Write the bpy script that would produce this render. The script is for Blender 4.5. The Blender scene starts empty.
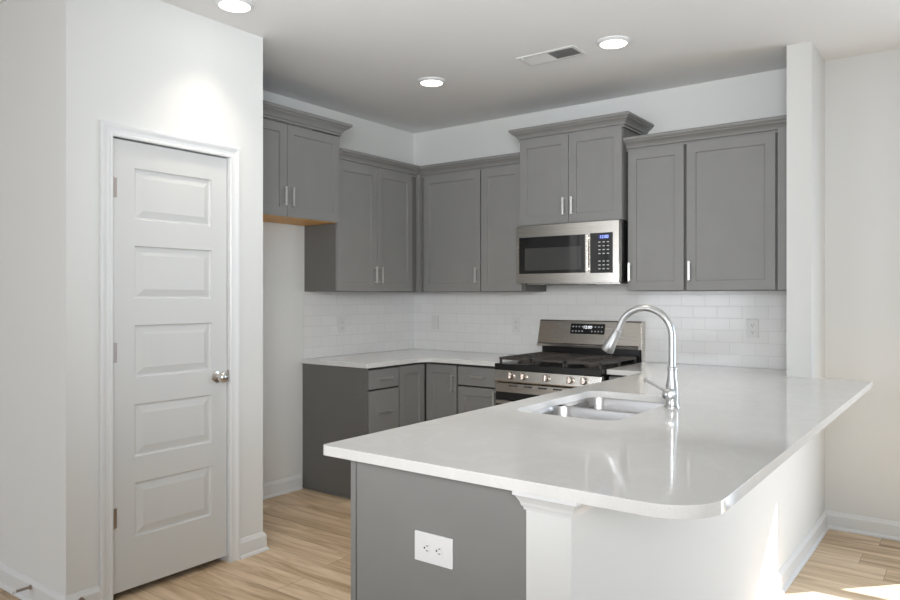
import bpy, bmesh, math, random
from mathutils import Vector, Matrix
random.seed(7)
SC = bpy.context.scene
COL = SC.collection
PI = math.pi

# ------------------------------------------------------------------ camera
cam_d = bpy.data.cameras.new('camera'); cam = bpy.data.objects.new('camera', cam_d); COL.objects.link(cam)
cam.location = (3.8568, -4.6852, 1.3552); cam.rotation_euler = (PI/2, 0, math.radians(36.5471))
cam_d.sensor_width = 36; cam_d.lens = 713.4*36/900; cam_d.shift_y = -3.32/900; cam_d.clip_start = .05
SC.camera = cam
# ------------------------------------------------------------------ world, sun, daylight, exposure
W = bpy.data.worlds.new('sky'); SC.world = W; W.use_nodes = True
bgn = W.node_tree.nodes['Background']
bgn.inputs[0].default_value = (.80, .90, 1.0, 1); bgn.inputs[1].default_value = 1.5
def lamp(name, kind, loc, power, color=(1, 1, 1), direction=(0, 0, -1), size=None, size_y=None, spread=None):
    d = bpy.data.lights.new(name, kind); d.energy = power; d.color = color
    if kind == 'AREA':
        d.size = size
        if size_y: d.shape = 'RECTANGLE'; d.size_y = size_y
        else: d.shape = 'DISK'
        if spread: d.spread = spread
    o = bpy.data.objects.new(name, d); COL.objects.link(o); o.location = loc
    o.rotation_euler = Vector(direction).to_track_quat('-Z', 'Y').to_euler()
    return o
sun = lamp('sun', 'SUN', (9, 9, 9), 15, (.93, .97, 1.05), (-.677, -.736, -.604)); sun.data.angle = math.radians(.5)
DAY = (.93, .98, 1.06)
lamp('daylight_glass_door', 'AREA', (5.13, -.03, 1.05), 47, (.78, .93, 1.12), (0, -1, 0), 1.75, 2.0)
lamp('daylight_living_window', 'AREA', (5.2, -8.35, 1.55), 28, DAY, (0, 1, .02), 2.4, 1.7)
lamp('daylight_front_window', 'AREA', (-.6, -8.35, 1.55), 52, DAY, (0, 1, .02), 2.4, 1.7)
for n_, p_, d_, c_, w_ in (('fill_spot_camera', (3.9, -4.8, 1.75), (-3.0, 4.1, .2), 78, 320), ('fill_spot_ceiling', (2.3, -4.3, 1.85), (-.95, 3.15, .92), 62, 85)):  # two added fill spots to even out the brightness, not fittings of the room
    q = lamp(n_, 'SPOT', p_, w_, (.955, .985, 1.01), d_); q.data.spot_size = math.radians(c_); q.data.spot_blend = 1; q.data.shadow_soft_size = .55
SC.view_settings.view_transform = 'Standard'; SC.view_settings.look = 'None'
SC.view_settings.exposure = 0.09; SC.view_settings.gamma = 1; SC.view_settings.use_curve_mapping = False

# ------------------------------------------------------------------ materials
def lin(r, g, b): return tuple(((c/255+.055)/1.055)**2.4 if c > 10 else c/255/12.92 for c in (r, g, b)) + (1,)
def mat(name, col, rough=.5, metal=0, emit=None, estr=0, bump=0, bscale=200, var=0, vscale=3, coat=0, spec=None):
    m = bpy.data.materials.new(name); m.use_nodes = True; nt = m.node_tree; b = nt.nodes['Principled BSDF']
    b.inputs['Base Color'].default_value = col; b.inputs['Roughness'].default_value = rough; b.inputs['Metallic'].default_value = metal
    if coat: b.inputs['Coat Weight'].default_value = coat; b.inputs['Coat Roughness'].default_value = .08
    if spec is not None: b.inputs['Specular IOR Level'].default_value = spec
    if emit: b.inputs['Emission Color'].default_value = emit; b.inputs['Emission Strength'].default_value = estr
    tc = nt.nodes.new('ShaderNodeTexCoord')
    if var:
        n = nt.nodes.new('ShaderNodeTexNoise'); n.inputs['Scale'].default_value = vscale; n.inputs['Detail'].default_value = 4
        nt.links.new(tc.outputs['Object'], n.inputs['Vector'])
        r = nt.nodes.new('ShaderNodeValToRGB'); r.color_ramp.elements[0].position = .3; r.color_ramp.elements[1].position = .7
        r.color_ramp.elements[0].color = tuple(c*(1-var) for c in col[:3]) + (1,); r.color_ramp.elements[1].color = tuple(min(1, c*(1+var)) for c in col[:3]) + (1,)
        nt.links.new(n.outputs['Fac'], r.inputs['Fac']); nt.links.new(r.outputs['Color'], b.inputs['Base Color'])
    if bump:
        n = nt.nodes.new('ShaderNodeTexNoise'); n.inputs['Scale'].default_value = bscale; n.inputs['Detail'].default_value = 3
        nt.links.new(tc.outputs['Object'], n.inputs['Vector'])
        k = nt.nodes.new('ShaderNodeBump'); k.inputs['Strength'].default_value = bump; k.inputs['Distance'].default_value = .002
        nt.links.new(n.outputs['Fac'], k.inputs['Height']); nt.links.new(k.outputs['Normal'], b.inputs['Normal'])
    return m
def brushed(name, col, rough=.28, stretch=(2, 60, 400), amount=.1):
    m = mat(name, col, rough, 1); nt = m.node_tree; b = nt.nodes['Principled BSDF']
    tc = nt.nodes.new('ShaderNodeTexCoord'); mp = nt.nodes.new('ShaderNodeMapping'); mp.inputs['Scale'].default_value = stretch
    n = nt.nodes.new('ShaderNodeTexNoise'); n.inputs['Scale'].default_value = 1; n.inputs['Detail'].default_value = 4
    nt.links.new(tc.outputs['Object'], mp.inputs['Vector']); nt.links.new(mp.outputs['Vector'], n.inputs['Vector'])
    r = nt.nodes.new('ShaderNodeMapRange'); r.inputs['To Min'].default_value = rough-amount/2; r.inputs['To Max'].default_value = rough+amount/2
    nt.links.new(n.outputs['Fac'], r.inputs['Value']); nt.links.new(r.outputs['Result'], b.inputs['Roughness'])
    return m
M = {}
M['wall'] = mat('wall_paint', (.765, .77, .755, 1), .6, bump=.08, bscale=350, spec=.3)
M['ceiling'] = mat('ceiling_paint', (.84, .84, .835, 1), .8, bump=.1, bscale=300, spec=.2)
M['trim'] = mat('trim_paint', (.77, .78, .78, 1), .35)
M['door'] = mat('door_paint', (.66, .665, .655, 1), .42)
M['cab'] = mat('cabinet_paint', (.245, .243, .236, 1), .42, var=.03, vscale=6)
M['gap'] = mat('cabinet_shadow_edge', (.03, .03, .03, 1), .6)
M['side'] = mat('cabinet_side_gap_shade', (.150, .146, .138, 1), .45)  # darker side tone; shade in the upper door gaps is put into it
M['box'] = mat('carcass_gap_shade_toe_kick', (.055, .053, .05, 1), .5)  # door-gap shade put into the carcass colour; also used on toe kicks
M['wood'] = mat('birch_underside', lin(232, 178, 104), .5, var=.12, vscale=14)
M['nickel'] = mat('brushed_nickel', (.68, .66, .63, 1), .27, 1)
M['pull'] = mat('satin_nickel_pull', (.80, .79, .77, 1), .38, 1)
M['hinge'] = mat('satin_nickel_hinge', (.46, .40, .36, 1), .4, 1)
M['chrome'] = mat('faucet_steel', (.62, .63, .63, 1), .3, 1)
M['steel'] = brushed('stainless_steel', (.62, .585, .54, 1), .27, (3, 40, 260), .035)
M['sinksteel'] = brushed('sink_steel', (.50, .49, .485, 1), .33, (120, 120, 6), .05)
M['black'] = mat('black_enamel', (.012, .012, .012, 1), .25)
M['blackglass'] = mat('black_glass', (.012, .012, .013, 1), .04, coat=.5)
M['mwwindow'] = mat('microwave_window_screen', (.055, .055, .055, 1), .07, coat=.6)
M['iron'] = mat('cast_iron', (.06, .052, .046, 1), .38)
M['plate'] = mat('white_plastic', (.86, .86, .86, 1), .35)
M['tileplate'] = mat('almond_plastic', (.74, .735, .72, 1), .35)
M['slot'] = mat('dark_slot', (.05, .05, .05, 1), .6)
M['key'] = mat('pale_key_print', (.6, .6, .6, 1), .5)
M['digits'] = mat('blue_display_digits', (.2, .3, .8, 1), .5, emit=(.35, .45, 1, 1), estr=1.6)
M['digitsw'] = mat('white_display_digits', (.8, .8, .8, 1), .5, emit=(.9, .95, 1, 1), estr=1.2)
M['lens'] = mat('lamp_lens', (.9, .9, .9, 1), .5, emit=(1, .95, .86, 1), estr=5)
M['duct'] = mat('vent_duct_dark', (.22, .22, .22, 1), .8)
M['vent'] = mat('vent_white_metal', (.74, .74, .73, 1), .45)
M['rubber'] = mat('white_rubber', (.8, .8, .79, 1), .6)
M['ground'] = mat('patio_concrete', (.45, .44, .42, 1), .9, var=.1)

def quartz():
    m = mat('quartz_counter', (.70, .695, .675, 1), .075); nt = m.node_tree; b = nt.nodes['Principled BSDF']
    tc = nt.nodes.new('ShaderNodeTexCoord')
    n1 = nt.nodes.new('ShaderNodeTexNoise'); n1.inputs['Scale'].default_value = 3.2; n1.inputs['Detail'].default_value = 8; n1.inputs['Distortion'].default_value = 1.4
    n2 = nt.nodes.new('ShaderNodeTexNoise'); n2.inputs['Scale'].default_value = 420; n2.inputs['Detail'].default_value = 2
    for n in (n1, n2): nt.links.new(tc.outputs['Object'], n.inputs['Vector'])
    r1 = nt.nodes.new('ShaderNodeValToRGB'); e = r1.color_ramp.elements
    e[0].position = .45; e[0].color = (.765, .76, .742, 1); e[1].position = .55; e[1].color = (.765, .76, .742, 1)
    k = e.new(.50); k.color = (.795, .79, .775, 1)
    r2 = nt.nodes.new('ShaderNodeValToRGB'); e = r2.color_ramp.elements
    e[0].position = .30; e[0].color = (.88, .87, .86, 1); e[1].position = .42; e[1].color = (1, 1, 1, 1)
    mx = nt.nodes.new('ShaderNodeMix'); mx.data_type = 'RGBA'; mx.blend_type = 'MULTIPLY'; mx.inputs['Factor'].default_value = 1
    nt.links.new(n1.outputs['Fac'], r1.inputs['Fac']); nt.links.new(n2.outputs['Fac'], r2.inputs['Fac'])
    nt.links.new(r1.outputs['Color'], mx.inputs['A']); nt.links.new(r2.outputs['Color'], mx.inputs['B'])
    nt.links.new(mx.outputs['Result'], b.inputs['Base Color'])
    return m
M['quartz'] = quartz()

def tile(name, axis):
    m = mat(name, (.72, .71, .69, 1), .12); nt = m.node_tree; b = nt.nodes['Principled BSDF']
    tc = nt.nodes.new('ShaderNodeTexCoord'); sp = nt.nodes.new('ShaderNodeSeparateXYZ'); cb = nt.nodes.new('ShaderNodeCombineXYZ')
    nt.links.new(tc.outputs['Object'], sp.inputs[0]); nt.links.new(sp.outputs[axis], cb.inputs[0])
    sub = nt.nodes.new('ShaderNodeMath'); sub.operation = 'SUBTRACT'; sub.inputs[1].default_value = .914
    nt.links.new(sp.outputs['Z'], sub.inputs[0]); nt.links.new(sub.outputs[0], cb.inputs[1])
    br = nt.nodes.new('ShaderNodeTexBrick'); br.offset = .5; br.inputs['Scale'].default_value = 1
    br.inputs['Brick Width'].default_value = .1524; br.inputs['Row Height'].default_value = .0762
    br.inputs['Mortar Size'].default_value = .0013; br.inputs['Mortar Smooth'].default_value = .3
    br.inputs['Color1'].default_value = (.84, .835, .82, 1); br.inputs['Color2'].default_value = (.81, .805, .79, 1); br.inputs['Mortar'].default_value = (.70, .695, .68, 1)
    nt.links.new(cb.outputs[0], br.inputs['Vector']); nt.links.new(br.outputs['Color'], b.inputs['Base Color'])
    bp = nt.nodes.new('ShaderNodeBump'); bp.invert = True; bp.inputs['Strength'].default_value = .5; bp.inputs['Distance'].default_value = .0015
    n = nt.nodes.new('ShaderNodeTexNoise'); n.inputs['Scale'].default_value = 22; nt.links.new(tc.outputs['Object'], n.inputs['Vector'])
    ad = nt.nodes.new('ShaderNodeMath'); ad.operation = 'MULTIPLY_ADD'; ad.inputs[1].default_value = .25
    nt.links.new(n.outputs['Fac'], ad.inputs[0]); nt.links.new(br.outputs['Fac'], ad.inputs[2])
    nt.links.new(ad.outputs[0], bp.inputs['Height']); nt.links.new(bp.outputs['Normal'], b.inputs['Normal'])
    return m
M['tile_back'] = tile('subway_tile_back', 'X'); M['tile_left'] = tile('subway_tile_left', 'Y')

def planks():
    m = mat('oak_plank_floor', (.4, .3, .2, 1), .42); nt = m.node_tree; b = nt.nodes['Principled BSDF']; L = nt.links.new
    def math_(op, a, c=None):
        n = nt.nodes.new('ShaderNodeMath'); n.operation = op
        for i, v in enumerate((a, c)):
            if v is None: continue
            if isinstance(v, (int, float)): n.inputs[i].default_value = v
            else: L(v, n.inputs[i])
        return n.outputs[0]
    tc = nt.nodes.new('ShaderNodeTexCoord'); sp = nt.nodes.new('ShaderNodeSeparateXYZ'); L(tc.outputs['Object'], sp.inputs[0])
    ry = math_('DIVIDE', sp.outputs['Y'], .18); row = math_('FLOOR', ry); fy = math_('FRACT', ry)
    w1 = nt.nodes.new('ShaderNodeTexWhiteNoise'); w1.noise_dimensions = '1D'; L(row, w1.inputs['W'])
    rx = math_('ADD', math_('DIVIDE', sp.outputs['X'], 1.22), math_('MULTIPLY', w1.outputs['Value'], 7.3))
    cx = math_('FLOOR', rx); fx = math_('FRACT', rx)
    cb = nt.nodes.new('ShaderNodeCombineXYZ'); L(row, cb.inputs[0]); L(cx, cb.inputs[1])
    w2 = nt.nodes.new('ShaderNodeTexWhiteNoise'); w2.noise_dimensions = '2D'; L(cb.outputs[0], w2.inputs['Vector'])
    # grain, shifted per plank
    cg = nt.nodes.new('ShaderNodeCombineXYZ'); L(math_('ADD', math_('MULTIPLY', sp.outputs['X'], 1.6), math_('MULTIPLY', w2.outputs['Value'], 40)), cg.inputs[0])
    L(math_('MULTIPLY', sp.outputs['Y'], 15), cg.inputs[1]); L(math_('MULTIPLY', w2.outputs['Value'], 9), cg.inputs[2])
    g = nt.nodes.new('ShaderNodeTexNoise'); g.inputs['Scale'].default_value = 1; g.inputs['Detail'].default_value = 7; g.inputs['Roughness'].default_value = .62; g.inputs['Distortion'].default_value = .8
    L(cg.outputs[0], g.inputs['Vector'])
    t = math_('ADD', math_('MULTIPLY', g.outputs['Fac'], 1.0), math_('MULTIPLY', w2.outputs['Value'], .22))
    r = nt.nodes.new('ShaderNodeValToRGB'); e = r.color_ramp.elements
    e[0].position = .40; e[0].color = lin(152, 124, 93); e[1].position = .78; e[1].color = lin(228, 206, 177)
    k = e.new(.57); k.color = lin(200, 174, 141)
    L(t, r.inputs['Fac'])
    ed = math_('MINIMUM', math_('MULTIPLY', math_('MINIMUM', fy, math_('SUBTRACT', 1, fy)), .18), math_('MULTIPLY', math_('MINIMUM', fx, math_('SUBTRACT', 1, fx)), 1.22))
    seam = math_('LESS_THAN', ed, .0014)
    mx = nt.nodes.new('ShaderNodeMix'); mx.data_type = 'RGBA'; mx.inputs['B'].default_value = lin(118, 96, 74)
    L(math_('MULTIPLY', seam, .75), mx.inputs['Factor']); L(r.outputs['Color'], mx.inputs['A']); L(mx.outputs['Result'], b.inputs['Base Color'])
    bp = nt.nodes.new('ShaderNodeBump'); bp.inputs['Strength'].default_value = .15; bp.inputs['Distance'].default_value = .002
    L(g.outputs['Fac'], bp.inputs['Height']); L(bp.outputs['Normal'], b.inputs['Normal'])
    return m
M['floor'] = planks()
def glass():
    m = bpy.data.materials.new('window_glass'); m.use_nodes = True; nt = m.node_tree; nt.nodes.clear()
    o = nt.nodes.new('ShaderNodeOutputMaterial'); mx = nt.nodes.new('ShaderNodeMixShader'); t = nt.nodes.new('ShaderNodeBsdfTransparent'); g = nt.nodes.new('ShaderNodeBsdfGlossy')
    g.inputs['Roughness'].default_value = .02; mx.inputs[0].default_value = .06
    nt.links.new(t.outputs[0], mx.inputs[1]); nt.links.new(g.outputs[0], mx.inputs[2]); nt.links.new(mx.outputs[0], o.inputs[0]); return m
M['glass'] = glass()

# ------------------------------------------------------------------ mesh helpers
class MB:
    def __init__(s, fr=None): s.bm = bmesh.new(); s.fr = fr or (lambda a, d, z: (a, d, z))
    def v(s, a, d, z): return s.bm.verts.new(s.fr(a, d, z))
    def box(s, a0, a1, d0, d1, z0, z1):
        c = [s.v(a, d, z) for a in (a0, a1) for d in (d0, d1) for z in (z0, z1)]
        for f in ((0, 1, 3, 2), (4, 6, 7, 5), (0, 4, 5, 1), (2, 3, 7, 6), (0, 2, 6, 4), (1, 5, 7, 3)): s.bm.faces.new([c[i] for i in f])
        return s
    def prism(s, pts, z0, z1):
        lo = [s.v(x, y, z0) for x, y in pts]; hi = [s.v(x, y, z1) for x, y in pts]; n = len(pts)
        s.bm.faces.new(lo[::-1]); s.bm.faces.new(hi)
        for i in range(n): s.bm.faces.new((lo[i], lo[(i+1) % n], hi[(i+1) % n], hi[i]))
        return s
    def loft(s, rings, cap0=True, cap1=True, closed=True):
        R = [[s.v(*p) for p in r] for r in rings]; n = len(R[0])
        for a, b in zip(R, R[1:]):
            for i in range(n if closed else n-1): s.bm.faces.new((a[i], a[(i+1) % n], b[(i+1) % n], b[i]))
        if cap0: s.bm.faces.new(R[0][::-1])
        if cap1: s.bm.faces.new(R[-1])
        return s
    def tube(s, pts, rads, n=14):
        """round tube of varying radius through 3-D points"""
        P = [Vector(p) for p in pts]
        if isinstance(rads, (int, float)): rads = [rads]*len(P)
        rings = []; up = None
        for i, p in enumerate(P):
            t = ((P[i+1]-p) if i == 0 else (p-P[i-1]) if i == len(P)-1 else (P[i+1]-P[i-1])).normalized()
            if up is None: up = Vector((0, 0, 1)) if abs(t.z) < .9 else Vector((1, 0, 0))
            x = t.cross(up).normalized(); y = x.cross(t).normalized(); up = y
            rings.append([tuple(p + rads[i]*(math.cos(2*PI*k/n)*x + math.sin(2*PI*k/n)*y)) for k in range(n)])
        return s.loft(rings)
    def sweep(s, path, prof, z=0):
        """profile [(out, z)] swept along an XY path; out is to the right of travel, mitred"""
        P = [Vector(p) for p in path]; N = []
        for a, b in zip(P, P[1:]):
            t = (b-a).normalized(); N.append(Vector((t.y, -t.x)))
        rings = []
        for i, p in enumerate(P):
            if i == 0: m = N[0]
            elif i == len(P)-1: m = N[-1]
            else: m = (N[i-1]+N[i]); m = m/m.dot(N[i])
            rings.append([(p.x+m.x*o, p.y+m.y*o, z+h) for o, h in prof])
        return s.loft(rings)
    def face_panels(s, a0, a1, z0, z1, d_back, d_front, holes, rings):
        """slab with recessed / raised panels on its front; holes = [(a0,a1,z0,z1)] in one column"""
        h = sorted(holes, key=lambda q: q[2]); D = d_front
        def q(A0, A1, Z0, Z1): s.bm.faces.new([s.v(A0, D, Z0), s.v(A1, D, Z0), s.v(A1, D, Z1), s.v(A0, D, Z1)])
        ha0, ha1 = h[0][0], h[0][1]
        q(a0, ha0, z0, z1); q(ha1, a1, z0, z1)
        zs = [z0] + [k for w in h for k in (w[2], w[3])] + [z1]
        for i in range(0, len(zs), 2): q(ha0, ha1, zs[i], zs[i+1])
        for (b0, b1, y0, y1) in h:
            R = [[(b0+i, D-e, y0+i), (b1-i, D-e, y0+i), (b1-i, D-e, y1-i), (b0+i, D-e, y1-i)] for i, e in [(0, 0)]+rings]
            s.loft(R, cap0=False)
        # sides and back
        c = [(a0, z0), (a1, z0), (a1, z1), (a0, z1)]
        for i in range(4):
            (p, r), (u, w) = c[i], c[(i+1) % 4]
            s.bm.faces.new([s.v(p, D, r), s.v(u, D, w), s.v(u, d_back, w), s.v(p, d_back, r)])
        s.bm.faces.new([s.v(p, d_back, r) for p, r in c])
        bmesh.ops.remove_doubles(s.bm, verts=s.bm.verts, dist=1e-6)
        return s
    def build(s, name, m, parent=None, bevel=0, smooth=False, seg=2):
        bm = s.bm; bmesh.ops.recalc_face_normals(bm, faces=bm.faces)
        if parent is not None:
            off = parent.matrix_world.translation if False else wloc(parent)
            bmesh.ops.translate(bm, verts=bm.verts, vec=-off)
        me = bpy.data.meshes.new(name); bm.to_mesh(me); bm.free(); me.materials.append(m)
        o = bpy.data.objects.new(name, me); COL.objects.link(o)
        if parent is not None: o.parent = parent
        if bevel:
            b = o.modifiers.new('bevel', 'BEVEL'); b.width = bevel; b.segments = seg; b.limit_method = 'ANGLE'; b.angle_limit = math.radians(35)
        if smooth:
            for p in me.polygons: p.use_smooth = True
            bm2 = bmesh.new(); bm2.from_mesh(me)
            for e in bm2.edges:
                if len(e.link_faces) == 2 and e.calc_face_angle(0) > math.radians(38): e.smooth = False
            bm2.to_mesh(me); bm2.free()
        return o
def wloc(o):
    v = Vector((0, 0, 0))
    while o is not None: v = v + o.location; o = o.parent
    return v
def thing(name, label, cat, loc, group=None):
    o = bpy.data.objects.new(name, None); COL.objects.link(o); o.location = loc; o.empty_display_size = .05
    o['label'] = label; o['category'] = cat
    if group: o['group'] = group
    return o
def tag(o, label, cat, group=None):
    o['label'] = label; o['category'] = cat
    if group: o['group'] = group
    return o
def struct(o, label=None):
    o['kind'] = 'structure'
    if label: o['label'] = label
    return o
BACK = lambda a, d, z: (a, -d, z)           # faces -Y, stands on the back wall
LEFT = lambda a, d, z: (d, a, z)            # faces +X, stands on the left wall
def PEN(x): return lambda a, d, z: (x-d, a, z)   # faces -X
def rrect(x0, x1, y0, y1, r, n=6):
    pts = []
    for cx, cy, a in ((x1-r, y1-r, 0), (x0+r, y1-r, 90), (x0+r, y0+r, 180), (x1-r, y0+r, 270)):
        for k in range(n+1):
            t = math.radians(a+90*k/n); pts.append((cx+r*math.cos(t), cy+r*math.sin(t)))
    return pts

H = 2.74; CT = .914; CB = .884; UB = 1.393; UT = 2.31
# ------------------------------------------------------------------ setting
struct(MB().box(-3.2, 7.6, -8.6, 0.0, -.12, 0).build('floor', M['floor']), 'light oak plank floor')
struct(MB().box(-3.2, 7.6, -8.6, .15, H, H+.15).build('ceiling', M['ceiling']), 'flat white ceiling')
DX0, DX1, DH = 4.22, 6.04, 2.08
b = MB(); b.box(-.15, DX0, 0, .15, -.12, H).box(DX1, 7.6, 0, .15, -.12, H).box(DX0, DX1, 0, .15, DH, H)
struct(b.build('wall_back', M['wall']), 'pale back wall of the kitchen')
struct(MB().box(-.15, 0, -3.12, 0, 0, H).build('wall_left', M['wall']), 'pale kitchen wall behind the left cabinets')
PX = .78
b = MB(); b.box(PX-.12, PX, -3.24, -3.052, 0, H).box(PX-.12, PX, -2.422, -2.215, 0, H).box(PX-.12, PX, -3.052, -2.422, 2.075, H)
b.box(0, PX-.12, -2.33, -2.215, 0, H)
struct(b.build('wall_pantry', M['wall']), 'pale wall around the closed pantry door')
struct(MB().box(-3.2, PX-.12, -3.24, -3.12, 0, H).build('wall_front_left', M['wall']), 'pale wall at far left')
struct(MB().box(-3.35, -3.2, -8.75, -3.12, -.12, H).build('wall_far_left', M['wall']))
struct(MB().box(7.6, 7.75, -8.75, .15, -.12, H).build('wall_right', M['wall']))
struct(MB().box(-3.2, 7.6, -8.75, -8.6, -.12, H).build('wall_front', M['wall']))
def plain_window(name, fr, a0, a1, z0, z1):
    w = struct(MB(fr).box(a0-.08, a1+.08, 0, .02, z0-.08, z0).box(a0-.08, a1+.08, 0, .02, z1, z1+.08).box(a0-.08, a0, 0, .02, z0, z1).box(a1, a1+.08, 0, .02, z0, z1)
               .box((a0+a1)/2-.02, (a0+a1)/2+.02, 0, .015, z0, z1).build(name, M['trim']))
    MB(fr).box(a0, a1, 0, .006, z0, z1).build('pane', M['daypane'], w)
M['daypane'] = mat('bright_window_pane', (.8, .85, .9, 1), .2, emit=(.85, .93, 1, 1), estr=.5)
plain_window('window_1', lambda a, d, z: (a, -8.6+d, z), 4.0, 6.4, .7, 2.4)
plain_window('window_2', lambda a, d, z: (a, -8.6+d, z), -1.8, .6, .7, 2.4)
plain_window('window_3', lambda a, d, z: (7.6-d, a, z), -6.4, -4.0, .7, 2.4)
# stub wall and the half wall below the bar top
b = MB(); b.prism([(3.005, -.4185), (3.13, -.4185), (3.13, 0), (3.005, 0)], 0, H)
struct(b.build('wall_stub', M['wall']), 'narrow full height wall end at the right of the cabinets')
b = MB(); b.prism([(2.972, -3.18), (3.093, -3.18), (3.13, -.4185), (3.005, -.4185)], 0, CB)
struct(b.build('wall_half', M['wall']), 'white half wall under the bar top')
cap = [(0, 0), (0, -.046), (.004, -.046), (.006, -.038), (.009, -.036), (.012, -.026), (.019, -.013), (.022, -.010), (.025, -.009), (.025, 0)]
b = MB(); b.sweep([(2.972, -3.1745), (2.972, -3.18), (3.093, -3.18), (3.128, -.55)][::1], cap, CB)
struct(b.build('trim_1', M['trim']), 'white cap moulding at the top of the half wall')
# glass door in the back wall, right of the frame
d = MB(); z0 = .02
d.box(DX0, DX1, .0, .035, DH-.05, DH).box(DX0, DX1, .0, .035, 0, .03)
d.box(DX1-.05, DX1, 0, .035, 0, DH).box(DX0-.05, DX0, 0, .035, 0, DH).box((DX0+DX1)/2-.035, (DX0+DX1)/2+.035, .0, .035, .03, DH-.05)
d.box(DX0, DX1, 0, .03, .807, .866)
dr = struct(d.build('door_2', M['trim']), 'glazed patio door letting the sun in')
MB().box(DX0+.001, DX1-.05, .012, .018, .03, DH-.05).build('pane', M['glass'], dr)
struct(MB().box(3.0, 8.4, .15, 1.352, 2.50, 2.62).build('roof', M['trim']), 'patio roof')
struct(MB().box(-6, 14, .15, 14, -.2, -.12).build('ground', M['ground']), 'patio ground')
# baseboards
bb = [(0, 0), (.024, 0), (.024, .006), (.020, .014), (.014, .018), (.014, .078), (.010, .086), (.006, .092), (.004, .098), (0, .100)]
def base(name, path, prof=bb):
    return struct(MB().sweep(path, prof).build(name, M['trim']), None)
base('baseboard_back', [(3.5, 0), (3.131, 0)][::-1] and [(3.13, 0), (4.15, 0)])
base('baseboard_half_wall', [(3.093, -3.18), (3.13, -.4185), (3.13, -.0)])
base('baseboard_left', [(0, -2.2), (0, -1.257)])
base('baseboard_pantry', [(PX, -2.3725), (PX, -2.215), (0.05, -2.215)][:3])
base('baseboard_front_left', [(-3.1, -3.24), (PX, -3.24), (PX, -3.0935)])
base('baseboard_right', [(DX1+.1, 0), (7.5, 0)])

# pantry door
fr = lambda a, dd, z: (PX+dd, a, z)
cas = [(0, 0), (.013, 0), (.016, .004), (.016, .012), (.011, .016), (.013, .030), (.017, .040), (.019, .046), (.019, .055), (.014, .058), (0, .058)]
rings = []
y0, y1, zt = -3.043, -2.431, 2.064
for (y, z, sy, sz) in ((y0, 0, -1, 0), (y0, zt, -1, 1), (y1, zt, 1, 1), (y1, 0, 1, 0)):
    rings.append([(PX+o, y+sy*w, z+sz*w) for o, w in cas])
tr = struct(MB().loft(rings).build('trim_2', M['trim']), 'white casing around the pantry door')
# jamb
struct(MB().box(PX-.12, PX+.001, -3.052, -3.041, 0, 2.075).box(PX-.12, PX+.001, -2.433, -2.422, 0, 2.075).box(PX-.12, PX+.001, -3.041, -2.433, 2.066, 2.075).build('trim_3', M['trim']), 'pantry door jamb')
pz = [(.262, .508), (.627, .865), (.987, 1.225), (1.345, 1.587), (1.706, 1.940)]
dm = MB(fr).face_panels(-3.036, -2.438, .034, 2.059, -.045, -.008, [(-2.932, -2.526, a, c) for a, c in pz],
                        [(.004, .008), (.007, .010), (.012, .0105), (.040, .003), (.043, .002), (.045, .002)])
dr = struct(dm.build('door_1', M['door']), 'closed white pantry door with five stacked raised panels')
for z in (1.841, 1.106, .368):
    b = MB(); b.tube([(PX+.002, -3.040, z-.045), (PX+.002, -3.040, z+.045)], .0055, 10); b.box(PX-.010, PX-.0065, -3.036, -3.016, z-.044, z+.044)
    b.tube([(PX+.002, -3.040, z+.045), (PX+.002, -3.040, z+.049)], .0035, 8)
    b.build('hinge', M['hinge'], dr)
kx, ky, kz = PX, -2.497, .952
b = MB(); prof = [(-.008, .030), (-.004, .031), (.001, .028), (.003, .014), (.022, .012), (.028, .018), (.036, .026), (.046, .0285), (.056, .026), (.064, .018), (.067, .006)]
b.loft([[(kx+h, ky+r*math.cos(2*PI*k/24), kz+r*math.sin(2*PI*k/24)) for k in range(24)] for h, r in prof])
b.build('door_handle', M['nickel'], dr, smooth=True)
MB().box(PX-.007, PX+.0025, -2.4385, -2.4325, kz-.03, kz+.03).build('latch_plate', M['hinge'], dr)
def door_stop(loc, direction, label):
    t = thing('door_stop', label, 'door stop', loc, 'spring door stops')
    L = Vector(loc); D = Vector(direction)
    b = MB(); pts = [tuple(L + D*x) for x in (0, .004, .0041, .062)]
    b.tube(pts, [.011, .011, .0045, .0045], 12)
    for i in range(14): c = L+D*(.008+i*.0038); b.tube([tuple(c), tuple(c+D*.002)], .0062, 10)
    b.build('spring', M['hinge'], t)
    MB().tube([tuple(L+D*.060), tuple(L+D*.064), tuple(L+D*.078)], [.006, .0085, .0085], 12).build('rubber_tip', M['rubber'], t)
door_stop((.49, -3.256, .072), (0, -1, 0), 'metal spring door stop on the baseboard at the far left')
door_stop((PX+.0165, -3.185, .070), (1, 0, 0), 'spring door stop on the short baseboard beside the pantry door casing')

# ------------------------------------------------------------------ backsplash
tag(MB().box(.008, 3.004, -.008, -.0005, CT+.0005, UB-.001).build('backsplash', M['tile_back']), 'white glossy subway tile backsplash along the back wall behind the range', 'backsplash')
tag(MB().box(.0005, .008, -1.235, -.0005, CT+.0005, UB-.001).build('backsplash', M['tile_left']), 'white glossy subway tile backsplash on the short left wall', 'backsplash')

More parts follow.
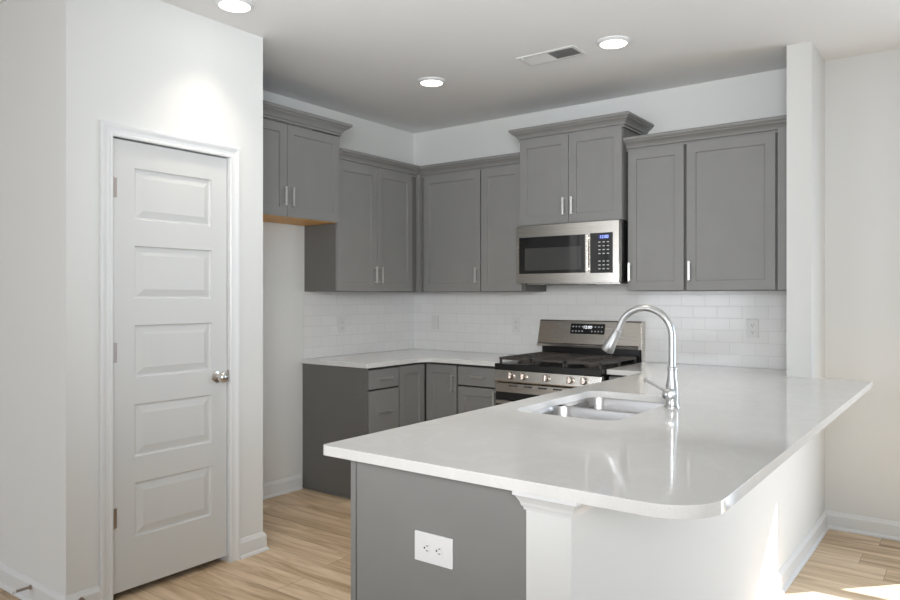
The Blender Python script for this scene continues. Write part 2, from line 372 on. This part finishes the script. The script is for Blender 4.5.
# ------------------------------------------------------------------ cabinets
def pull(fr, a, z, d, parent, vertical=True, L=.118):
    b = MB(fr); h = L/2; t = .0068
    if vertical:
        b.box(a-t, a+t, d+.020, d+.031, z-h, z+h)
        for s_ in (-1, 1): b.box(a-.005, a+.005, d, d+.021, z+s_*(h-.008)-.005, z+s_*(h-.008)+.005)
    else:
        b.box(a-h, a+h, d+.020, d+.031, z-t, z+t)
        for s_ in (-1, 1): b.box(a+s_*(h-.008)-.005, a+s_*(h-.008)+.005, d, d+.021, z-.005, z+.005)
    return b.build('handle', M['pull'], parent, bevel=.0015)
def shaker(fr, a0, a1, z0, z1, d, parent, handle=None, name='door', rail=.056):
    """shaker front of thickness 20 mm standing off face d; handle = (a, z, vertical)"""
    b = MB(fr).face_panels(a0, a1, z0, z1, d+.001, d+.021, [(a0+rail, a1-rail, z0+rail, z1-rail)], [(.0015, .009), (.006, .010)])
    o = b.build(name, M['cab'], parent, bevel=.0012)
    if handle: pull(fr, handle[0], handle[1], d+.021, o, handle[2])
    return o
def slab(fr, a0, a1, z0, z1, d, parent, handle=None, name='drawer'):
    o = MB(fr).box(a0, a1, d+.001, d+.021, z0, z1).build(name, M['cab'], parent, bevel=.002)
    if handle: pull(fr, handle[0], handle[1], d+.021, o, False)
    return o
def carcass(fr, a0, a1, d0, d1, z0, z1, parent, m='cab'):
    return MB(fr).box(a0, a1, d0, d1, z0, z1).build('body', M[m], parent, bevel=.001)
G = .003
def upper(label, fr, a0, a1, z0, z1, doors, depth=.31, bottom=None, dtop=None):
    c = fr((a0+a1)/2, depth/2, z0); t = thing('wall_cabinet', label, 'cabinet', c, 'grey wall cabinets')
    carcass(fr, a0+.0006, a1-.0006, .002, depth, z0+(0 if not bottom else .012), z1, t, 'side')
    if bottom: MB(fr).box(a0+.002, a1-.002, .004, depth-.002, z0, z0+.0118).build('underside_panel', M['wood'], t)['label'] = 'unpainted wooden underside'
    zt = dtop or z1-.02
    for (p, q, hp) in doors: shaker(fr, p, q, z0+.002, zt, depth, t, hp)
    return t
hz = UB+.062+.058
# left wall uppers
t = upper('grey two-door wall cabinet on the left wall over the short counter', LEFT, -1.225, -.345, UB, UT,
      [(-1.221, -.822, (-.851, hz, True)), (-.818, -.419, (-.789, hz, True))], dtop=2.286)
t = upper('tall two-door grey cabinet with wooden underside above the empty fridge space', LEFT, -2.170, -1.227, 1.858, 2.452,
      [(-2.166, -1.6885, (-1.717, 1.985, True)), (-1.6845, -1.231, (-1.656, 1.985, True))], depth=.338, bottom=True, dtop=2.440)
crown = [(0, 0), (.011, 0), (.011, .009), (.006, .011), (.006, .015), (.016, .018), (.018, .026), (.028, .038), (.042, .047), (.049, .050), (.049, .056), (.058, .060), (.063, .066), (.063, .078), (.058, .082), (0, .082)]
f = .355
MB().sweep([(f, -2.17), (f, -1.227), (.003, -1.227)], crown, 2.450).build('crown_moulding', M['cab'], t)
# back wall uppers
t = upper('grey single-door wall cabinet in the corner left of the microwave', BACK, .347, .908, UB, UT, [(.372, .903, (.875, hz, True))], dtop=2.286)
MB().box(.312, .3465, -.31, -.302, UB, UT).box(.3125, .346, -.345, -.311, UB, UT).build('filler_strip', M['cab'], t)
upper('narrow grey wall cabinet directly left of the microwave', BACK, .909, 1.277, UB, UT, [(.914, 1.262, (1.2505, hz, True))], dtop=2.286)
tw = upper('raised two-door grey cabinet above the microwave', BACK, 1.279, 2.036, 1.847, 2.452,
      [(1.282, 1.6555, (1.627, 1.961, True)), (1.6595, 2.033, (1.689, 1.961, True))], depth=.372, dtop=2.436)
f = -.374
MB().sweep([(1.279, -.003), (1.279, f), (2.036, f), (2.036, -.003)], crown, 2.437).build('crown_moulding', M['cab'], tw)
upper('grey single-door wall cabinet directly right of the microwave', BACK, 2.044, 2.414, UB, UT, [(2.049, 2.407, (2.066, hz, True))], dtop=2.286)
t = upper('wide grey single-door wall cabinet at the right end beside the stub wall', BACK, 2.4155, 2.936, UB, UT, [(2.424, 2.929, (2.446, hz, True))], dtop=2.286)
MB().box(2.941, 3.003, -.331, -.002, UB, UT).build('filler_strip', M['cab'], t)
tag(MB().sweep([(.312, -1.2255), (.312, -.312), (1.2775, -.312)], crown, 2.288).build('crown_moulding', M['cab']), 'grey crown moulding turning the corner over the left wall cabinets', 'moulding')
tag(MB().sweep([(2.037, -.312), (3.004, -.312)], crown, 2.288).build('crown_moulding', M['cab']), 'grey crown moulding over the two cabinets right of the microwave', 'moulding')

def basecab(label, fr, a0, a1, depth, parts, d0=.002, toe=True):
    c = fr((a0+a1)/2, depth/2, 0); t = thing('base_cabinet', label, 'cabinet', c, 'grey base cabinets')
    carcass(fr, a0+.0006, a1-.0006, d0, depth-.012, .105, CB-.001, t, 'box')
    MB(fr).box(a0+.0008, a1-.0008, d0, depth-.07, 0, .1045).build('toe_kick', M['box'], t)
    parts(t); return t
D = .60
def p1(t):
    for i, (z0, z1) in enumerate(((.738, .866), (.432, .726), (.120, .420))):
        slab(LEFT, -1.220, -.917, z0, z1, D, t, (-1.068, (z0+z1)/2 if i else .803))
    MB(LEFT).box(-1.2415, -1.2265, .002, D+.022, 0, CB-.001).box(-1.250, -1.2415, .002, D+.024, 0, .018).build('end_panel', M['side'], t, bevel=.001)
basecab('grey three-drawer base cabinet at the open end of the left counter', LEFT, -1.2260, -.911, D, p1)
# corner cabinet, L shaped
t = thing('base_cabinet', 'grey corner base cabinet with two doors meeting in the corner', 'cabinet', (.4, -.4, 0), 'grey base cabinets')
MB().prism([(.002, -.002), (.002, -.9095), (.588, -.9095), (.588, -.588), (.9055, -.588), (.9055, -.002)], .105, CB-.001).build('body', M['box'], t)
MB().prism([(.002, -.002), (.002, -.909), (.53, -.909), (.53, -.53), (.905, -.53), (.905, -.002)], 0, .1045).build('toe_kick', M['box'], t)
shaker(LEFT, -.903, -.630, .120, .868, D, t)
shaker(BACK, .630, .899, .120, .868, D, t, (.874, .742, True))
def p2(t):
    slab(BACK, .915, 1.257, .738, .866, D, t, (1.084, .803)); shaker(BACK, .915, 1.257, .120, .726, D, t, (1.226, .66, True))
basecab('grey base cabinet with drawer over door directly left of the range', BACK, .9075, 1.262, D, p2)
def p3(t): shaker(BACK, 2.048, 2.270, .120, .868, D, t)
basecab('narrow grey base cabinet squeezed between range and peninsula', BACK, 2.042, 2.388, D, p3)
F = 2.996; fp = PEN(2.972)
def penmaker(a0, a1, kind, fp=fp):
    def p(t):
        m_ = (a0+a1)/2
        if kind == 'sink':
            MB(fp).box(a0+.003, a1-.003, .578, .598, .735, .868).build('drawer', M['cab'], t, bevel=.002)
            shaker(fp, a0+.003, m_-.0015, .12, .728, .577, t, (m_-.03, .66, True)); shaker(fp, m_+.0015, a1-.003, .12, .728, .577, t, (m_+.03, .66, True))
        else:
            slab(fp, a0+.003, a1-.003, .735, .868, .577, t, (m_, .803)); shaker(fp, a0+.003, a1-.003, .12, .728, .577, t, (a1-.035, .66, True))
    return p
fq = PEN(2.970)
basecab('grey base cabinet at the near end of the peninsula', fq, -3.163, -2.402, .577, penmaker(-3.149, -2.402, 'x', fq))
te = [o for o in COL.objects if o.get('label') == 'grey base cabinet at the near end of the peninsula'][0]
MB().box(2.3985, 2.9705, -3.174, -3.1645, 0, CB-.001).build('end_panel', M['cab'], te)
MB().box(2.3725, 2.392, -3.1735, -3.1495, .105, CB-.001).build('face_stile', M['cab'], te, bevel=.001)
# sink base: open box so the bowls hang inside
t = thing('base_cabinet', 'grey base cabinet under the double sink in the peninsula', 'cabinet', (2.68, -2.0, 0), 'grey base cabinets')
MB().box(2.3955, 2.971, -2.4005, -2.383, .105, CB-.001).box(2.3955, 2.971, -1.518, -1.5005, .105, CB-.001).box(2.952, 2.971, -2.383, -1.518, .105, CB-.001).box(2.3955, 2.952, -2.383, -1.518, .105, .123).box(2.3955, 2.41, -2.383, -1.518, .72, CB-.04).build('body', M['cab'], t)
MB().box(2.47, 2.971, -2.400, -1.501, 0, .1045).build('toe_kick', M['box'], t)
penmaker(-2.4, -1.5, 'sink')(t)
basecab('grey base cabinet between the sink and the back counter', fp, -1.4995, -.64, .577, penmaker(-1.4995, -.64, 'x'))

# ------------------------------------------------------------------ counters
def poly_slab(outline, holes, z0, z1):
    bm = bmesh.new()
    for z in (z0, z1):
        es = []
        for loop in [outline]+holes:
            vs = [bm.verts.new((x, y, z)) for x, y in loop]
            es += [bm.edges.new((vs[i], vs[(i+1) % len(vs)])) for i in range(len(vs))]
        bmesh.ops.triangle_fill(bm, use_beauty=True, use_dissolve=False, edges=es)
    bm.verts.ensure_lookup_table(); n = sum(len(l) for l in [outline]+holes); k = 0; V = bm.verts
    lay = [v for v in V]
    for loop in [outline]+holes:
        m_ = len(loop)
        for i in range(m_):
            a, c = k+i, k+(i+1) % m_
            bm.faces.new((lay[a], lay[c], lay[n+c], lay[n+a]))
        k += m_
    s = MB(); s.bm.free(); s.bm = bm; return s
def fillet(p, c, q, r, n=8):
    P, C, Q = Vector(p), Vector(c), Vector(q); u = (P-C).normalized(); w = (Q-C).normalized(); a = u.angle(w); L = r/math.tan(a/2)
    s, e = C+u*L, C+w*L; o = C+(u+w).normalized()*(r/math.sin(a/2)); out = []
    a0 = math.atan2((s-o).y, (s-o).x); a1 = math.atan2((e-o).y, (e-o).x); dd = (a1-a0+PI) % (2*PI)-PI
    return [(o.x+r*math.cos(a0+dd*k/n), o.y+r*math.sin(a0+dd*k/n)) for k in range(n+1)]
e = .6375
ol = [(.0015, -.0015), (.0015, -1.252)] + fillet((0, -1.252), (e, -1.252), (e, 0), .008, 4) + fillet((e, -1.25), (e, -e), (1.2, -e), .09, 10) + [(1.2635, -e), (1.2635, -.0015)]
tag(poly_slab(ol, [], CB, CT).build('countertop', M['quartz'], bevel=.004, seg=3), 'L-shaped white quartz countertop in the left corner beside the range', 'countertop')
x1, yf, x2 = 2.2824, -3.205, 3.4115
ol = [(3.0035, -.0015), (2.0405, -.0015), (2.0405, -e)] + fillet((2.04, -e), (x1, -e), (x1, -2), .012, 4) + fillet((x1, -2), (x1, yf), (3, yf), .014, 5) \
   + fillet((2.4, yf), (x2, yf), (x2, -1), .135, 16) + [(x2, -.385), (3.1315, -.385), (3.1315, -.420), (3.0035, -.420)]
hole = rrect(2.392, 2.824, -2.318, -1.585, .07, 8)
tag(poly_slab(ol, [hole], CB, CT).build('countertop', M['quartz'], bevel=.004, seg=3), 'long white quartz peninsula top with sink cutout and rounded corner', 'countertop')

# ------------------------------------------------------------------ sink
t = thing('kitchen_sink', 'undermount stainless double bowl sink set in the peninsula top', 'sink', (2.608, -1.95, .69))
X0, X1, Y0, Y1, YD = 2.386, 2.830, -2.324, -1.579, -1.915
def bowl(x0, x1, y0, y1, dep, mb):
    R = []
    for ins, z, r in ((-.012, CB-.0008, .075), (0, CB-.0010, .07), (.003, CB-.012, .068), (.010, CB-dep+.03, .06), (.016, CB-dep+.010, .055), (.030, CB-dep+.001, .045), (.05, CB-dep, .03)):
        r = min(r, (x1-x0)/2-ins-.002, (y1-y0)/2-ins-.002); R.append([(x, y, z) for x, y in rrect(x0+ins, x1-ins, y0+ins, y1-ins, r, 6)])
    mb.loft(R, cap0=False, cap1=True)
b = MB(); bowl(X0, X1, Y0, YD-.008, .19, b); b.build('bowl', M['sinksteel'], t, smooth=True)
b = MB(); bowl(X0, X1, YD+.008, Y1, .17, b); b.build('bowl', M['sinksteel'], t, smooth=True)
for yy, dp in (((Y0+YD)/2, .19), ((YD+Y1)/2, .17)):
    b = MB(); z = CB-dp; b.tube([(2.608, yy, z+.0005), (2.608, yy, z+.003)], [.04, .037], 20); b.build('drain', M['chrome'], t)

# ------------------------------------------------------------------ faucet
fx, fy = 2.877, -1.88
t = thing('faucet', 'tall arched pull-down kitchen faucet beside the sink', 'faucet', (fx, fy, CT))
b = MB(); b.tube([(fx, fy, z) for z in (CT, CT+.004, CT+.010, CT+.02, CT+.06, CT+.09, CT+.125, CT+.150, CT+.153, CT+.160, CT+.163)], [.030, .030, .026, .024, .0245, .023, .0175, .0165, .0195, .0195, .0145], 24)
b.tube([(fx, fy-.014, CT+.056), (fx, fy-.044, CT+.058), (fx, fy-.056, CT+.059), (fx, fy-.062, CT+.06)], [.022, .0245, .021, .010], 20)
b.build('body', M['chrome'], t, smooth=True)
r = .113; zc = 1.196; cxx = fx-r
pts = [(fx, fy, CT+.16), (fx, fy, 1.12), (fx, fy, 1.16)]
pts += [(cxx+r*math.cos(math.radians(a)), fy, zc+r*math.sin(math.radians(a))) for a in range(0, 166, 8)]
tip = Vector(pts[-1]); tdir = (Vector(pts[-1])-Vector(pts[-2])).normalized()
pts.append(tuple(tip+tdir*.02))
MB().tube(pts, .0135, 18).build('spout', M['chrome'], t, smooth=True)
s0 = tip+tdir*.018; dd = (tdir+Vector((-.10, 0, 0))).normalized()
b = MB(); b.tube([tuple(s0+dd*q) for q in (0, .003, .006, .03, .065, .100, .104, .1041)], [.0150, .0175, .0168, .0185, .0225, .0272, .0252, .012], 20)
pr = s0+dd*.046+Vector((.017, 0, .007)); b.tube([tuple(pr+dd*q) for q in (-.020, -.012, .012, .02)], [.004, .008, .009, .004], 10)
b.build('spray_head', M['chrome'], t, smooth=True)
hb = Vector((fx-.004, fy-.048, CT+.068)); ht = Vector((2.808, -1.995, 1.031)); hd = ht-hb
b = MB(); b.tube([tuple(hb+hd*q) for q in (0, .15, .5, .85, .93, .97, 1.0)], [.008, .0055, .0048, .0056, .0085, .0085, .004], 14)
b.build('lever', M['chrome'], t, smooth=True)

# ------------------------------------------------------------------ range
RX0, RX1 = 1.270, 2.034
t = thing('gas_range', 'stainless gas range with black grates against the tiled back wall', 'stove', ((RX0+RX1)/2, -.34, 0))
MB().box(RX0, RX1, -.655, -.012, .02, .873).box(RX0+.03, RX1-.03, -.60, -.05, 0, .02).build('body', M['black'], t)
MB().box(RX0, RX1, -.698, -.012, .8735, .9135).build('cooktop', M['black'], t, bevel=.004)
cp = MB(); cp.loft([[(x, -.656, .795), (x, -.700, .795), (x, -.708, .803), (x, -.696, .872), (x, -.656, .872)] for x in (RX0+.001, RX1-.001)]); cp = cp.build('control_panel', M['steel'], t, bevel=.002)
for kx in (1.401, 1.495, 1.660, 1.828, 1.921):
    b = MB(); n = 28
    c0 = Vector((kx, -.703, .838)); ax = Vector((0, -1, .17)).normalized()
    b.tube([tuple(c0+ax*q) for q in (0, .003, .0031, .022, .026, .0262)], [.030, .030, .024, .0225, .020, .001], n)
    k = b.build('knob', M['steel'], t, smooth=True)
    MB().box(kx-.0045, kx+.0045, -.742, -.726, .822, .864).build('grip', M['hinge'], k, bevel=.001)
od = MB(); od.box(RX0+.003, RX1-.003, -.690, -.656, .727, .785)
od = od.build('oven_door', M['steel'], t)
MB().box(RX0+.0035, RX1-.0035, -.689, -.657, .21, .7265).build('oven_window', M['blackglass'], od)
for i in range(6):
    x = RX0+.11+i*.108; MB().box(x, x+.062, -.6912, -.6901, .766, .776).build('vent_slot', M['slot'], od)
b = MB(); b.box(RX0+.03, RX1-.03, -.735, -.722, .655, .677).box(RX0+.05, RX0+.075, -.723, -.6901, .658, .674).box(RX1-.075, RX1-.05, -.723, -.6901, .658, .674)
b.build('handle', M['steel'], od, bevel=.004)
MB().box(RX0+.003, RX1-.003, -.688, -.656, .06, .20).build('storage_drawer', M['steel'], t, bevel=.003)
# backguard
bg = MB(); bg.box(RX0+.012, RX1-.004, -.075, -.012, .914, .998)
bg.build('backguard_base', M['black'], t)
b = MB(); b.loft([[(x, -.010, .975 if 0 else .999), (x, -.128, .999), (x, -.130, 1.016), (x, -.118, 1.024), (x, -.078, 1.180), (x, -.070, 1.188), (x, -.010, 1.188)] for x in (RX0-.003, RX1+.004)])
bgd = b.build('backguard', M['steel'], t, bevel=.001)
MB().box(RX1+.0045, RX1+.0055, -.075, -.010, .9145, 1.186).build('backguard_side', M['steel'], t)
# display on the sloped face
def slope(x, s, off):   # s = height along the slope 0..1
    y = -.118+.040*s; z = 1.024+.156*s; n = Vector((0, -.156, .040)).normalized(); return (x+0*off, y+n.y*off, z+n.z*off)
def slopebox(x0, x1, s0, s1, o0, o1, name, m, parent):
    b = MB(); b.loft([[slope(x0, s0, o), slope(x1, s0, o), slope(x1, s1, o), slope(x0, s1, o)] for o in (o0, o1)]); return b.build(name, m, parent)
dsp = slopebox(1.521, 1.782, .44, .90, -.001, .0012, 'display', M['blackglass'], bgd)
for i in range(10):
    if 3 < i < 6: continue
    x = 1.540+i*.0245
    for s0 in (.76, .56):
        b = MB(); b.loft([[slope(x-.005, s0-.02, o), slope(x+.005, s0-.02, o), slope(x+.005, s0+.03, o), slope(x-.005, s0+.03, o)] for o in (.0012, .0016)])
        b.build('key_print', M['key'], dsp)
def digits(text, loc, rot, size, name, m, parent):
    cu = bpy.data.curves.new(name, 'FONT'); cu.body = text; cu.size = size; cu.extrude = .0003; cu.align_x = 'CENTER'; cu.align_y = 'CENTER'
    o = bpy.data.objects.new(name, cu); dg = bpy.context.evaluated_depsgraph_get(); COL.objects.link(o); dg = bpy.context.evaluated_depsgraph_get()
    me = bpy.data.meshes.new_from_object(o.evaluated_get(dg)); bpy.data.objects.remove(o); me.materials.clear(); me.materials.append(m)
    o = bpy.data.objects.new(name, me); COL.objects.link(o); o.parent = parent; o.location = Vector(loc)-wloc(parent); o.rotation_euler = rot
    return o
p = slope(1.651, .74, .0018); digits('12:00', p, (PI/2-math.atan2(.040, .156), 0, 0), .030, 'clock_digits', M['digitsw'], dsp)
# burners and grates
for (bx, by, br) in ((1.41, -.52, .048), (1.41, -.22, .038), (1.652, -.37, .055), (1.894, -.52, .042), (1.894, -.22, .048)):
    MB().tube([(bx, by, z) for z in (.9138, .920, .9201, .928, .9285)], [br*1.25, br*1.2, br, br, br*.9], 24).build('burner', M['iron'], t, smooth=True)
gw = (RX1-RX0-.036)/3
for i in range(3):
    a0 = RX0+.016+i*(gw+.002); a1 = a0+gw-.002; b = MB(); zt, zb, w = .953, .937, .006
    b.box(a0, a0+.011, -.665, -.095, zb, zt).box(a1-.011, a1, -.665, -.095, zb, zt).box(a0, a1, -.665, -.653, zb, zt).box(a0, a1, -.107, -.095, zb, zt)
    b.box(a0, a1, -.386, -.374, zb, zt)
    for px in (a0+.001, a1-.015):
        for py in (-.664, -.388, -.110): b.box(px, px+.014, py, py+.014, .9138, zb)
    if i == 1:
        for k in range(1, 8): x = a0+k*(a1-a0)/8; b.box(x-w/2, x+w/2, -.65, -.11, zb+.004, zt)
    else:
        cx_ = (a0+a1)/2; b.box(cx_-w/2, cx_+w/2, -.655, -.105, zb+.003, zt)
        for k in range(12):
            y = -.640+k*.0465
            b.box(a0+.01, a0+.072, y-w/2, y+w/2, zb+.002, zt+.003); b.box(a1-.072, a1-.01, y-w/2, y+w/2, zb+.002, zt+.003)
            if k < 11: b.box(a1-.013, a1+.001, y+.017, y+.029, zt-.001, zt+.004)
    b.build('grate', M['iron'], t, bevel=.0015)

# ------------------------------------------------------------------ microwave
t = thing('microwave', 'stainless over-the-range microwave under the raised cabinet', 'microwave', (1.652, -.2, 1.445))
MX0, MX1, MZ0, MZ1 = 1.279, 2.034, 1.447, 1.843
MB().box(MX0, MX1, -.398, -.010, MZ0+.003, MZ1).build('body', M['black'], t, bevel=.002)
MB().box(MX0+.05, MX1-.02, -.37, -.06, MZ0-.008, MZ0+.0028).build('vent_grille', M['nickel'], t)
MB().box(MX0+.18, MX1-.25, -.36, -.22, MZ0-.012, MZ0-.0081).build('lamp_cover', M['black'], t)
fz0, fz1 = MZ0, MZ1-.002; fpl = (-.430, -.399)
f_ = MB(); hx0, hx1, hz0, hz1 = MX0+.020, 1.800, 1.512, 1.762
f_.box(MX0, hx0, *fpl, fz0, fz1).box(hx0, 1.832, *fpl, fz0, hz0).box(hx0, 1.832, *fpl, hz1, fz1).box(hx1, 1.832, *fpl, hz0, hz1)
door = f_.build('door', M['steel'], t)
MB().box(hx0+.0003, hx1-.0003, -.4295, -.400, hz0+.0003, hz1-.0003).build('door_glass', M['blackglass'], door)
MB().box(1.345, 1.765, -.4302, -.4296, 1.534, 1.686).build('window_screen', M['mwwindow'], door)
MB().box(1.8325, 1.990, *fpl, fz0, hz0-.004).box(1.8325, 1.990, *fpl, hz1+.004, fz1).box(1.990, MX1-.004, *fpl, fz0, fz1).build('front_frame', M['steel'], t)
pn = MB().box(1.8328, 1.9897, -.4295, -.400, hz0-.0037, hz1+.0037).build('control_panel', M['blackglass'], t)
MB().box(1.806, 1.824, -.452, -.443, 1.520, 1.755).box(1.808, 1.822, -.444, -.4301, 1.528, 1.545).box(1.808, 1.822, -.444, -.4301, 1.730, 1.747).build('handle', M['steel'], door, bevel=.002)
for r_ in range(8):
    for c_ in range(3):
        if r_ == 4: continue
        x = 1.898+c_*.029; z = 1.706-r_*.0245; MB().box(x-.0075, x+.0075, -.4299, -.4296, z-.0028, z+.0028).build('key_print', M['key'], pn)
ds = MB().box(1.892, 1.966, -.4300, -.4294, 1.726, 1.753).build('display', mat('display_blue', (.02, .02, .06, 1), .1, emit=(.04, .06, .3, 1), estr=.5), pn)
digits('12:00', (1.929, -.4304, 1.739), (PI/2, 0, 0), .028, 'clock_digits', M['digits'], ds)

# ------------------------------------------------------------------ outlets and switch
def outlet(fr, a, z, label, horizontal=False, d=.008, w=.072, h=.116, kind='outlet'):
    t = thing('electrical_outlet' if kind == 'outlet' else 'light_switch', label, 'outlet' if kind == 'outlet' else 'light switch', fr(a, d, z), 'electrical outlets' if kind == 'outlet' else None)
    if horizontal: base_ = lambda p, q, r_: fr(a+(r_), q, z+(p))
    else: base_ = lambda p, q, r_: fr(a+p, q, z+r_)
    MB(base_).box(-w/2, w/2, d+.0002, d+.006, -h/2, h/2).build('cover_plate', M['plate' if horizontal else 'tileplate'], t, bevel=.002)
    if kind == 'outlet':
        for s_ in (-1, 1):
            c = s_*.0205
            r_ = MB(base_); r_.loft([[(x, dd_, y+c) for x, y in rrect(-.0165, .0165, -.0145, .0145, .010, 5)] for dd_ in (d+.0061, d+.0078)])
            r_ = r_.build('receptacle', M['plate' if horizontal else 'tileplate'], t)
            sl = MB(base_).box(-.0075, -.0055, d+.0079, d+.0082, c-.002, c+.006).box(.0055, .0075, d+.0079, d+.0082, c-.001, c+.006)
            sl.loft([[(.0028*math.cos(k), dd_, c-.007+.0028*math.sin(k)) for k in [i*PI/5 for i in range(10)]] for dd_ in (d+.0079, d+.0082)])
            sl.build('slot', M['slot'], r_)
    else:
        MB(base_).box(-.0165, .0165, d+.0061, d+.009, -.033, .033).build('rocker', M['tileplate'], t, bevel=.001)
outlet(LEFT, -.86, 1.142, 'white outlet in the tile on the short left wall')
outlet(BACK, .239, 1.142, 'white rocker switch in the tile near the inside corner', kind='switch')
outlet(BACK, 1.021, 1.142, 'white outlet in the tile just left of the range')
outlet(BACK, 2.729, 1.157, 'white outlet in the tile near the stub wall')
outlet(lambda a, d, z: (a, -3.174-d, z), 2.6843, 0.6789, 'large white outlet set sideways on the grey peninsula end panel', horizontal=True, d=.0, w=.080, h=.128)

# ------------------------------------------------------------------ ceiling lights and vent
LL = [((1.036, -2.586), 'lit round recessed ceiling light nearest the pantry wall'), ((1.034, -1.076), 'lit round recessed ceiling light over the left corner'),
      ((2.264, -1.047), 'lit round recessed ceiling light right of the air vent'), ((2.28, -2.60), 'lit round recessed ceiling light above the peninsula sink')]
for (x, y), lb in LL:
    t = thing('recessed_light', lb, 'ceiling light', (x, y, H), 'recessed ceiling lights')
    b = MB(); b.loft([[(x+r_*math.cos(2*PI*k/40), y+r_*math.sin(2*PI*k/40), z) for k in range(40)] for r_, z in ((.092, H-.0005), (.090, H-.006), (.072, H-.016), (.070, H-.010), (.069, H-.0005))], cap0=False, cap1=False)
    b.build('trim_ring', M['trim'], t, smooth=True)
    MB().tube([(x, y, H-.001), (x, y, H-.013)], .069, 40).build('lens', M['lens'], t)
    lamp('recessed_lamp', 'AREA', (x, y, H-.02), 1.5, (1, .89, .77), (0, 0, -1), .13, spread=math.radians(86))
t = thing('air_vent', 'white rectangular ceiling air vent beside the recessed light', 'vent', (1.883, -1.045, H))
vx0, vx1, vy0, vy1 = 1.700, 2.066, -1.132, -.958
MB().box(vx0, vx1, vy0, vy0+.022, H-.006, H-.0005).box(vx0, vx1, vy1-.022, vy1, H-.006, H-.0005).box(vx0, vx0+.022, vy0+.022, vy1-.022, H-.006, H-.0005).box(vx1-.022, vx1, vy0+.022, vy1-.022, H-.006, H-.0005).box(1.879, 1.887, vy0+.022, vy1-.022, H-.0055, H-.0005).build('frame', M['vent'], t, bevel=.0015)
MB().box(vx0+.022, vx1-.022, vy0+.022, vy1-.022, H-.0012, H-.0004).build('duct', M['duct'], t)
for k in range(20):
    x = vx0+.030+k*.0158
    if abs(x-1.883) < .009: continue
    s_ = -1 if x < 1.883 else 1; dx = .0065
    b = MB(); b.loft([[(x-s_*dx, y, H-.0014), (x-s_*dx+.001, y, H-.0014), (x+s_*dx+.001, y, H-.0095), (x+s_*dx, y, H-.0095)] for y in (vy0+.022, vy1-.022)])
    b.build('louver', M['vent'], t)
MB().box(1.735, 1.739, vy0+.006, vy0+.020, H-.016, H-.006).build('damper_lever', M['vent'], t)
